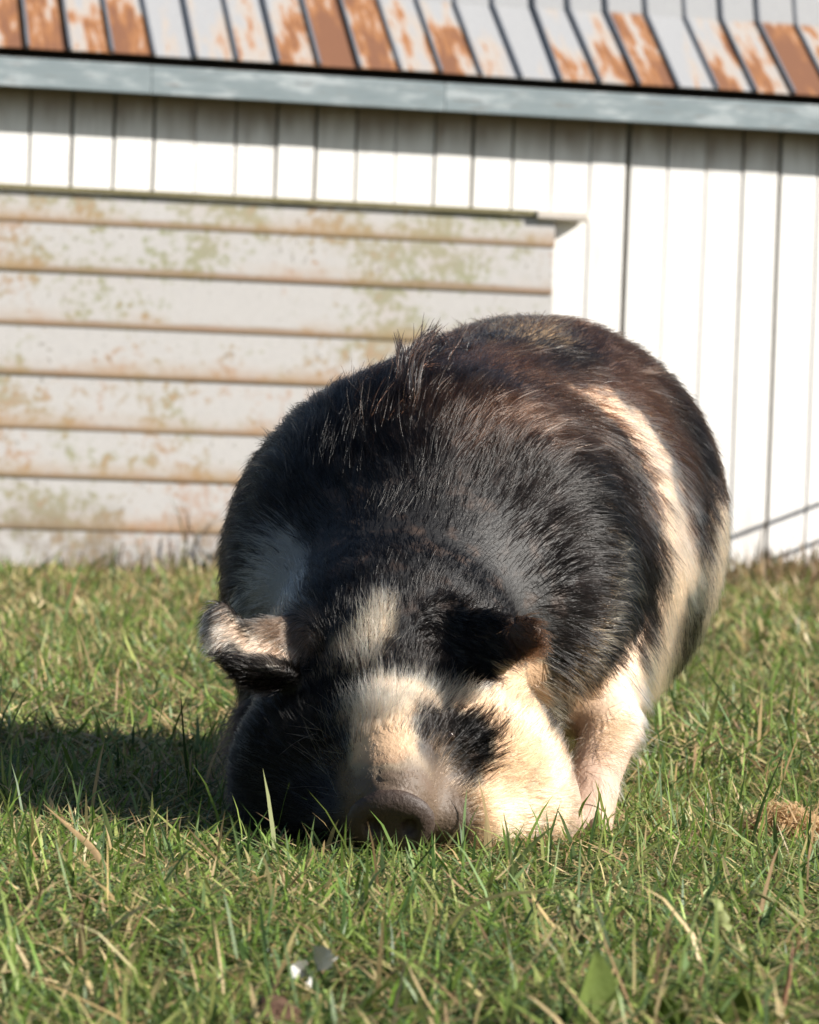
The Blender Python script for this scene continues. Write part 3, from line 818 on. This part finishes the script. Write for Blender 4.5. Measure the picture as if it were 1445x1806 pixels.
def build_grass(name, parts):
    Vs, Cs, Fs, base = [], [], [], 0
    fq = np.array([[0, 1, 3], [0, 3, 2], [2, 3, 5], [2, 5, 4], [4, 5, 6]])
    for V, C, n in parts:
        Vs.append(V); Cs.append(C); Fs.append((fq[None] + 7 * np.arange(n)[:, None, None]).reshape(-1, 3) + base); base += len(V)
    V = np.concatenate(Vs); C = np.concatenate(Cs); Fa = np.concatenate(Fs)
    m = bpy.data.meshes.new(name)
    m.vertices.add(len(V)); m.vertices.foreach_set('co', V.astype(np.float32).ravel())
    m.loops.add(len(Fa) * 3); m.loops.foreach_set('vertex_index', Fa.astype(np.int32).ravel())
    m.polygons.add(len(Fa)); m.polygons.foreach_set('loop_start', (np.arange(len(Fa)) * 3).astype(np.int32))
    m.update(calc_edges=True); m.shade_smooth()
    a = m.attributes.new('blade_colour', 'FLOAT_COLOR', 'POINT')
    a.data.foreach_set('color', np.concatenate([C, np.ones((len(C), 1))], 1).astype(np.float32).ravel())
    m.materials.append(M_grass)
    return link(name, m)
GREENS = np.array([[.096, .162, .026], [.138, .208, .038], [.190, .246, .062], [.058, .108, .030], [.23, .25, .078], [.115, .17, .066]])
STRAWS = np.array([[.36, .26, .12], [.44, .34, .18], [.25, .165, .085], [.38, .32, .15]])
def colours(n, straw, p=None):
    c_ = GREENS[rng.integers(0, len(GREENS), n)] * np.exp(rng.normal(0, .22, (n, 1)))
    s_ = rng.random(n) < straw
    c_[s_] = STRAWS[rng.integers(0, len(STRAWS), s_.sum())] * np.exp(rng.normal(0, .2, (s_.sum(), 1)))
    return c_
def scatter(n, y0, y1, margin=.25):
    """evenly over a wedge a little wider than the view"""
    y = np.sqrt(y0 * y0 + rng.random(n) * (y1 * y1 - y0 * y0))
    x = (rng.random(n) * 2 - 1) * (y * .135 + margin)
    return x, y
def clumpy(x, y, s, seed): return vnoise(np.stack([x, y, x * 0], 1), s, seed)
def field(n, y0, y1, hm, wm, straw, keep=.25):
    x, y = scatter(n, y0, y1)
    cl = clumpy(x, y, 7, 31); k = rng.random(n) < keep + (1 - keep) * np.clip(cl * 1.6 - .2, 0, 1)
    x, y, cl = x[k], y[k], cl[k]; n = len(x)
    h = hm * np.exp(rng.normal(0, .38, n)) * (.55 + .6 * cl) * (.6 + .9 * clumpy(x, y, 3.3, 36))
    h = h * np.where((y > 3.7) & (y < 4.6) & (x > -.25) & (x < .35), .60, 1.0)      # cropped where the pig grazes
    lean = np.abs(rng.normal(.40, .42, n)); az = rng.random(n) * 2 * math.pi
    st_ = straw + .35 * np.clip(clumpy(x, y, 3.1, 33) * 1.6 - .8, 0, 1)
    w = wm * np.exp(rng.normal(0, .3, n))
    return blades(x, y, h, w, lean, az, np.abs(rng.normal(.45, .4, n)), colours(n, st_))
def thatch(n, y0, y1, ln, wm, straw):
    x, y = scatter(n, y0, y1)
    h = ln * np.exp(rng.normal(0, .35, n)); az = rng.random(n) * 2 * math.pi
    z0 = hgt(x, y) + np.abs(rng.normal(.006, .007, n))
    return blades(x, y, h, wm * np.exp(rng.normal(0, .3, n)), rng.normal(1.25, .2, n), az, rng.normal(.25, .2, n), colours(n, straw), z0=z0)
def tall(n, y0, y1, hm, wm):
    x, y = scatter(n, y0, y1)
    return blades(x, y, hm * np.exp(rng.normal(0, .3, n)), wm * np.exp(rng.normal(0, .25, n)), np.abs(rng.normal(.12, .2, n)), rng.random(n) * 6.283, np.abs(rng.normal(.35, .35, n)), colours(n, .12))
def front_blades(n):
    """longer blades left standing round the snout and the foot"""
    x = rng.uniform(-.30, .40, n); y = rng.uniform(3.74, 3.97, n); k_ = rng.random(n) < .22; x[k_] = rng.uniform(.19, .33, k_.sum()); y[k_] = rng.uniform(4.16, 4.29, k_.sum())
    return blades(x, y, .050 * np.exp(rng.normal(0, .3, n)), .0036 * np.exp(rng.normal(0, .2, n)), np.abs(rng.normal(.2, .22, n)), rng.random(n) * 6.283, np.abs(rng.normal(.4, .3, n)), colours(n, .12))
def weed_stalks(n):
    """dead weeds standing against the door's foot beside the pig, and a few further along"""
    c0 = rng.choice([-1.05, -1.35, -.85, -.6, 1.75, 1.95], n); q = c0 + rng.normal(0, .13, n); off = np.abs(rng.normal(.0, .10, n)) + .12
    x = q * math.cos(WALL_A) + off * math.sin(WALL_A); y = WALL_D + q * math.sin(WALL_A) - off * math.cos(WALL_A)
    c_ = np.array([[.20, .15, .10], [.26, .19, .12], [.14, .13, .08], [.20, .19, .09]])[rng.integers(0, 4, n)]
    return blades(x, y, np.where(c0 > 0, .10, .16) * np.exp(rng.normal(0, .4, n)), .010 * np.exp(rng.normal(0, .3, n)), np.abs(rng.normal(.2, .25, n)), rng.random(n) * 6.283, rng.normal(.2, .4, n), c_)
def wall_strip(n):
    """taller growth against the foot of the barn"""
    q = rng.uniform(-3.6, .9, n); off = np.abs(rng.normal(.0, .22, n)) + .10
    x = q * math.cos(WALL_A) + off * math.sin(WALL_A); y = WALL_D + q * math.sin(WALL_A) - off * math.cos(WALL_A)
    k_ = clumpy(x, y, 5, 61)
    return blades(x, y, (.03 + .20 * k_ ** 2) * np.exp(rng.normal(0, .3, n)), .009 * np.exp(rng.normal(0, .3, n)), np.abs(rng.normal(.25, .3, n)), rng.random(n) * 6.283, np.abs(rng.normal(.4, .3, n)), colours(n, .35) * .8)
def broad(n):
    """short broad leaves of clover and plantain between the blades"""
    x, y = scatter(n, 2.5, 6.0); k_ = clumpy(x, y, 6, 71) > .5; x, y = x[k_], y[k_]; n = len(x)
    return blades(x, y, .026 * np.exp(rng.normal(0, .3, n)), .0080 * np.exp(rng.normal(0, .25, n)), np.abs(rng.normal(.6, .4, n)), rng.random(n) * 6.283, np.abs(rng.normal(.7, .4, n)), colours(n, .05) * .9)
def dead_strip(n):
    """brown dead growth along the foot of the barn wall on the right"""
    q = rng.random(n) * 3.6 + .3; off = np.abs(rng.normal(.0, .95, n)) + .12
    x = q * math.cos(WALL_A) + off * math.sin(WALL_A); y = WALL_D + q * math.sin(WALL_A) - off * math.cos(WALL_A)
    c_ = np.array([[.20, .125, .065], [.13, .085, .045], [.26, .18, .09], [.12, .11, .04]])[rng.integers(0, 4, n)] * np.exp(rng.normal(0, .25, (n, 1)))
    return blades(x, y, 0.10 * np.exp(rng.normal(0, .35, n)), .012 * np.exp(rng.normal(0, .3, n)), np.abs(rng.normal(.6, .5, n)), rng.random(n) * 6.283, rng.normal(.4, .3, n), c_)
g1 = build_grass('grass', [front_blades(230), field(56000, 2.5, 5.2, .029, .0031, .09), thatch(46000, 2.5, 5.2, .050, .0036, .36), tall(3000, 2.6, 5.2, .066, .0042),
                           field(52000, 5.2, 9.0, .034, .0046, .26), thatch(22000, 5.2, 9, .07, .006, .4), tall(900, 5.2, 9, .10, .005),
                           field(46000, 9.0, 15.4, .050, .0085, .36, .4), thatch(16000, 9, 15.2, .09, .011, .5), dead_strip(9000), wall_strip(2600), weed_stalks(420), broad(4200)])
tag(g1, 'short sunlit pasture grass mixed with dry stalks', 'grass', kind='stuff')

# ------------------------------------------------------------------ single plants and small things in the grass
def gpt(u, v):
    """photo pixel -> point on the ground (plus nothing)"""
    d = CR @ np.array([(u - 722.5) / F_PX, (903 - v) / F_PX, -1.0]); p = CO + d * ((0 - CO[2]) / d[2])
    return Vector((p[0], p[1], float(hgt(p[0], p[1]))))
def leaf_mat(name, c, c2, rough=.6):
    t = NT(name); tc = t.n('ShaderNodeTexCoord')
    n = t.noise(tc.outputs['Object'], 90, 5)
    b = t.bsdf(t.mix(n, c, c2), rough, .3, n, .4, .003)
    tr = t.n('ShaderNodeBsdfTranslucent'); tr.inputs[0].default_value = (*[min(1, x * 1.6) for x in c2], 1)
    mx = t.n('ShaderNodeMixShader'); mx.inputs[0].default_value = .3
    t.l(b.outputs[0], mx.inputs[1]); t.l(tr.outputs[0], mx.inputs[2]); t.l(mx.outputs[0], t.out.inputs[0])
    return t.m
M_leaf = leaf_mat('downy_leaf', (.085, .13, .022), (.14, .18, .045))
M_pleaf = leaf_mat('pale_curled_leaf', (.20, .24, .085), (.30, .31, .13))
M_stem = leaf_mat('green_stem', (.17, .16, .06), (.24, .22, .10))
M_dry = leaf_mat('dry_stalk', (.24, .13, .075), (.36, .21, .13))
M_straw = leaf_mat('dry_straw', (.40, .27, .14), (.58, .43, .25))
M_bladeg = leaf_mat('broad_blade', (.10, .14, .04), (.16, .20, .07))
M_blade_shade = leaf_mat('shaded_green_blade', (.035, .065, .014), (.055, .09, .02))  # blade green darkened in colour to stand in for backlight and shadow

def leaf_mesh(name, L, Wd, mat, bend=.5, fold=.25, rag=0.0, nl=9):
    """leaf along +z from the origin, bending towards -y; folded along its midrib, slightly thick"""
    V = []; Fc = []
    zc = yc = 0.0
    for i in range(nl):
        f = i / (nl - 1)
        w = Wd / 2 * (math.sin(math.pi * min(1, f * .93 + .07) ** .75) ** .8) * (1 + rag * random.uniform(-1, 1))
        if i == nl - 1: w = Wd * .01
        a = bend * f
        if i: zc += L / (nl - 1) * math.cos(a); yc -= L / (nl - 1) * math.sin(a)
        for k, q in enumerate((-1, -.5, 0, .5, 1)):
            V.append((q * w, yc - fold * abs(q) * w + rag * .1 * Wd * random.uniform(-1, 1), zc))
    for i in range(nl - 1):
        for k in range(4):
            a = i * 5 + k; Fc.append((a, a + 1, a + 6, a + 5))
    n0 = len(V)
    V += [(x, y + .0006, z) for x, y, z in V]; Fc += [tuple(n0 + i for i in f[::-1]) for f in Fc]
    return mesh_from(name, V, Fc, mat, True)
def ribbon(name, pts, w, mat, twist=0.0):
    """broad grass blade through world points, relative to its first point, with a fold"""
    pts = [Vector(p) for p in pts]; o0 = pts[0].copy(); n = 14; V = []; Fc = []
    for i in range(n):
        f = i / (n - 1) * (len(pts) - 1); k = min(int(f), len(pts) - 2); u = f - k
        a, b = pts[max(k - 1, 0)], pts[k]; c_, d = pts[k + 1], pts[min(k + 2, len(pts) - 1)]
        p = .5 * ((2 * b) + (c_ - a) * u + (2 * a - 5 * b + 4 * c_ - d) * u * u + (3 * b - a - 3 * c_ + d) * u ** 3)
        t_ = (c_ - b).normalized(); s_ = t_.cross(Vector((math.sin(twist), -1, .2))).normalized()
        g = i / (n - 1); ww = w * (.55 + .45 * math.sin(math.pi * min(1, g + .15))) * (1 - g ** 3) + .0002
        up = s_.cross(t_) * ww * .08
        V += [p - o0 - s_ * ww / 2, p - o0 + up, p - o0 + s_ * ww / 2]
    for i in range(n - 1):
        a = i * 3; Fc += [(a, a + 1, a + 4, a + 3), (a + 1, a + 2, a + 5, a + 4)]
    n0 = len(V); V += [v + Vector((0, .0005, 0)) for v in V]; Fc += [tuple(n0 + q for q in f[::-1]) for f in Fc]
    return mesh_from(name, V, Fc, mat, True), o0
def blade_thing(pts, w, mat, label, twist=0.0):
    g0 = gpt(*pts[0][:2]) if len(pts[0]) == 2 else Vector(P(*pts[0]))
    Y = g0.y
    w_pts = [g0] + [Vector(P(q[0], q[1], q[2] if len(q) > 2 else Y)) for q in pts[1:]]
    me, o0 = ribbon('grass_blade', w_pts, w, mat, twist)
    o = link('grass_blade', me); o.location = o0
    tag(o, label, 'grass blade', 'single grass blades standing out of the pasture')
blade_thing([(200, 1560), (165, 1500), (125, 1462), (76, 1418)], .0080, M_straw, 'broad straw-coloured blade leaning left in the shadow edge, lower left')
blade_thing([(205, 1520), (188, 1450), (172, 1398)], .0065, M_bladeg, 'upright pale green blade behind the leaning straw blade')
blade_thing([(1150, 1790), (1110, 1715), (1060, 1690), (1015, 1690)], .011, M_bladeg, 'wide arching green blade right of the large downy leaf')
blade_thing([(1320, 1500), (1345, 1420), (1380, 1332)], .0045, M_blade_shade, 'tall blade with shade painted into its green crossing the clump of dry grass')
blade_thing([(1430, 1530), (1428, 1470), (1432, 1410)], .0050, M_blade_shade, 'tall dark blade at the right edge beside the dry grass clump')
blade_thing([(380, 1420), (335, 1380), (318, 1215)], .0070, M_blade_shade, 'tall dark blade standing left of the pig above its shadow')
blade_thing([(720, 1690), (850, 1590), (950, 1572), (1030, 1562)], .0042, M_stem, 'long dull blade bent over below the pale cheek')
blade_thing([(880, 1560), (930, 1500), (985, 1450)], .0065, M_bladeg, 'long blade slanting up across the pale cheek')
blade_thing([(905, 1570), (900, 1500), (888, 1430)], .0050, M_bladeg, 'thin upright blade in front of the pale cheek')
blade_thing([(1320, 1290), (1312, 1240), (1308, 1180)], .010, M_bladeg, 'broad blurred blade standing right of the pig belly')

def leaf_on(parent, me, loc, yaw, tilt, sc=1.0):
    o = link('leaf', me, parent); o.location = loc; o.rotation_euler = (tilt, 0, yaw); o.scale = (sc,) * 3
    return o
# large downy leaves at the bottom edge
w1 = link('broadleaf_weed', None); w1.location = gpt(1060, 1835)
tag(w1, 'broad downy green leaves rising from the bottom edge, the tallest pointed', 'weed')
big = [leaf_mesh('leaf', .078, .050, M_leaf, .12, .45, .16), leaf_mesh('leaf', .06, .045, M_leaf, .8, .2, .12)]
link('stem', tube_mesh('stem', [(0, 0, -.01), (.004, .004, .012), (.012, .01, .03)], [.004, .0035, .003], M_stem), w1)
leaf_on(w1, big[0], (-.012, 0, -.004), .75, .02)
leaf_on(w1, big[1], (.058, .006, -.005), -.2, .1, .85)
leaf_on(w1, big[1], (.115, .010, -.004), .3, .0, .95)
leaf_on(w1, big[1], (-.05, .01, -.01), .9, .3, .7)
# leafy stems
def weed(label, path, leaves, mat_l, seed):
    random.seed(seed)
    base = gpt(*path[0]); w = link('leafy_weed', None); w.location = base; tag(w, label, 'weed', 'leafy weeds among the grass')
    pts = [Vector((0, 0, -.005))] + [Vector(P(q[0], q[1], base.y + .004 * i)) - base for i, q in enumerate(path[1:])]
    link('stem', tube_mesh('stem', pts, [.0034 - .0016 * i / (len(pts) - 1) for i in range(len(pts))], M_stem, 7), w)
    ms = [leaf_mesh('leaf', .022, .014, mat_l, b_, .35, .25, 6) for b_ in (1.0, 1.7, 2.4)]
    for (u, v, sc) in leaves:
        for k in range(3):
            p = Vector(P(u + random.uniform(-14, 14), v + random.uniform(-10, 10), base.y + random.uniform(-.01, .012))) - base
            leaf_on(w, random.choice(ms), p, random.uniform(0, 6.28), random.uniform(-.5, .9), sc * random.uniform(.7, 1.2))
weed('leafy weed with curled pale leaves and slanting stem, lower right', [(1370, 1750), (1330, 1700), (1285, 1665), (1262, 1625)], [(1258, 1612, 1.0), (1240, 1600, .8), (1275, 1640, .8), (1290, 1675, .7), (1225, 1632, .6)], M_pleaf, 3)
weed('curled yellowish weed just above the large downy leaf', [(1050, 1705), (1030, 1665), (1012, 1630), (1010, 1590)], [(1048, 1648, 1.0), (1012, 1615, .8), (1010, 1580, .7), (1040, 1660, .7)], M_pleaf, 4)
weed('weed with brownish stem and small leaves at the right edge', [(1450, 1665), (1400, 1620), (1362, 1590), (1335, 1575)], [(1335, 1578, .7), (1365, 1600, .6), (1400, 1630, .5)], M_pleaf, 5)
# reddish dry stalk
ds = link('dry_stalk', None); ds.location = gpt(1368, 1830); tag(ds, 'thin reddish dry stalk rising at the lower right corner', 'stalk')
b0 = ds.location
link('stem', tube_mesh('stem', [Vector((0, 0, -.01))] + [Vector(P(u, v, b0.y)) - b0 for u, v in ((1382, 1770), (1393, 1725), (1398, 1660))], [.0030, .0028, .0018, .0012], M_dry, 7), ds)
link('twig', tube_mesh('twig', [Vector(P(1396, 1690, b0.y)) - b0, Vector(P(1408, 1668, b0.y)) - b0, Vector(P(1412, 1640, b0.y - .01)) - b0], [.0014, .001, .0006], M_dry, 6), ds)
# white feather
t = NT('white_down'); t.bsdf((.50, .49, .475), .8, .2); M_down = t.m
fe = link('feather', None); fe.scale = (1.35,) * 3; fe.location = gpt(548, 1758); fe.location.z += .028; tag(fe, 'small curled white feather lying in the foreground grass', 'feather')
link('shaft', tube_mesh('shaft', [(-.004, 0, -.004), (.008, 0, .002), (.018, -.002, .010)], [.0007, .0006, .0003], M_down, 6), fe)
for (L_, W_, loc, rot) in ((.026, .016, (-.004, 0, -.003), (.9, -.9, .2)), (.022, .018, (.006, 0, .0), (.5, .45, -.3)), (.020, .010, (.004, -.002, -.006), (1.1, -1.7, .1))):
    V = []; Fc = []
    nb = 12
    for i in range(nb):                      # barbs side by side along the vane
        f = i / nb
        for sgn in (-1, 1):
            z0 = L_ * f; ln = W_ * .5 * math.sin(math.pi * (f * .85 + .12)) * random.uniform(.8, 1.1)
            k = len(V)
            V += [(0, 0, z0), (0, 0, z0 + L_ / nb * 1.05), (sgn * ln, -.35 * ln + random.uniform(-.0006, .0006), z0 + ln * .7 + L_ / nb * .9), (sgn * ln, -.35 * ln, z0 + ln * .7)]
            Fc.append((k, k + 1, k + 2, k + 3) if sgn > 0 else (k + 3, k + 2, k + 1, k))
    o = link('vane', mesh_from('vane', V, Fc, M_down, True), fe); o.location = loc; o.rotation_euler = rot
# clump of dry grass and a clod
def strands(name, n, rx, ry, rz, ln, mat, seed):
    r_ = np.random.default_rng(seed); V = []; Fc = []
    for i in range(n):
        a = r_.random() * 6.283; q = math.sqrt(r_.random()); x, y = rx * q * math.cos(a), ry * q * math.sin(a)
        z = rz * math.sqrt(max(0, 1 - q * q)) * (.5 + .5 * r_.random())
        d = Vector((r_.normal(), r_.normal(), r_.normal() * .35)).normalized(); s_ = d.cross(Vector((0, 0, 1))).normalized() * .0011 * (.6 + r_.random())
        L_ = ln * (.5 + r_.random()); c_ = Vector((x, y, z)); k = len(V); sag = Vector((0, 0, -.25 * L_))
        V += [c_ - d * L_ / 2 + sag - s_, c_ - d * L_ / 2 + sag + s_, c_ - s_, c_ + s_, c_ + d * L_ / 2 + sag * .6 - s_ * .4, c_ + d * L_ / 2 + sag * .6 + s_ * .4]
        Fc += [(k, k + 1, k + 3, k + 2), (k + 2, k + 3, k + 5, k + 4)]
    return mesh_from(name, V, Fc, mat, True)
def lump(name, rx, ry, rz, mat, seed, rough=.25):
    bm = bmesh.new(); bmesh.ops.create_icosphere(bm, subdivisions=3, radius=1)
    co = np.array([v.co[:] for v in bm.verts]); nn = 1 + rough * (vnoise(co, 3, seed) - .5) * 2 + rough * .6 * (vnoise(co, 8, seed + 1) - .5) * 2
    for v, k in zip(bm.verts, nn): v.co = (v.co.x * rx * k, v.co.y * ry * k, v.co.z * rz * k)
    m = bpy.data.meshes.new(name); bm.to_mesh(m); bm.free(); m.materials.append(mat); m.shade_smooth(); return m
M_soil = mat_flat('crumbly_soil', (.085, .05, .035), .95, .1, 120, .5)
cl = link('dry_grass_clump', None); cl.location = gpt(1385, 1468); tag(cl, 'rounded clump of tan dry grass at the right, behind dark blades', 'dry grass')
link('core', lump('core', .040, .035, .036, M_soil, 41), cl)
o = link('straw', strands('straw', 620, .064, .050, .062, .055, M_straw, 5), cl); o['kind'] = 'stuff'
cd_ = link('soil_clod', lump('soil_clod', .024, .02, .016, M_soil, 51, .4)); cd_.location = gpt(484, 1800); cd_.location.z += .012
tag(cd_, 'crumbly dark brown soil clod at the bottom edge below the feather', 'soil clod')
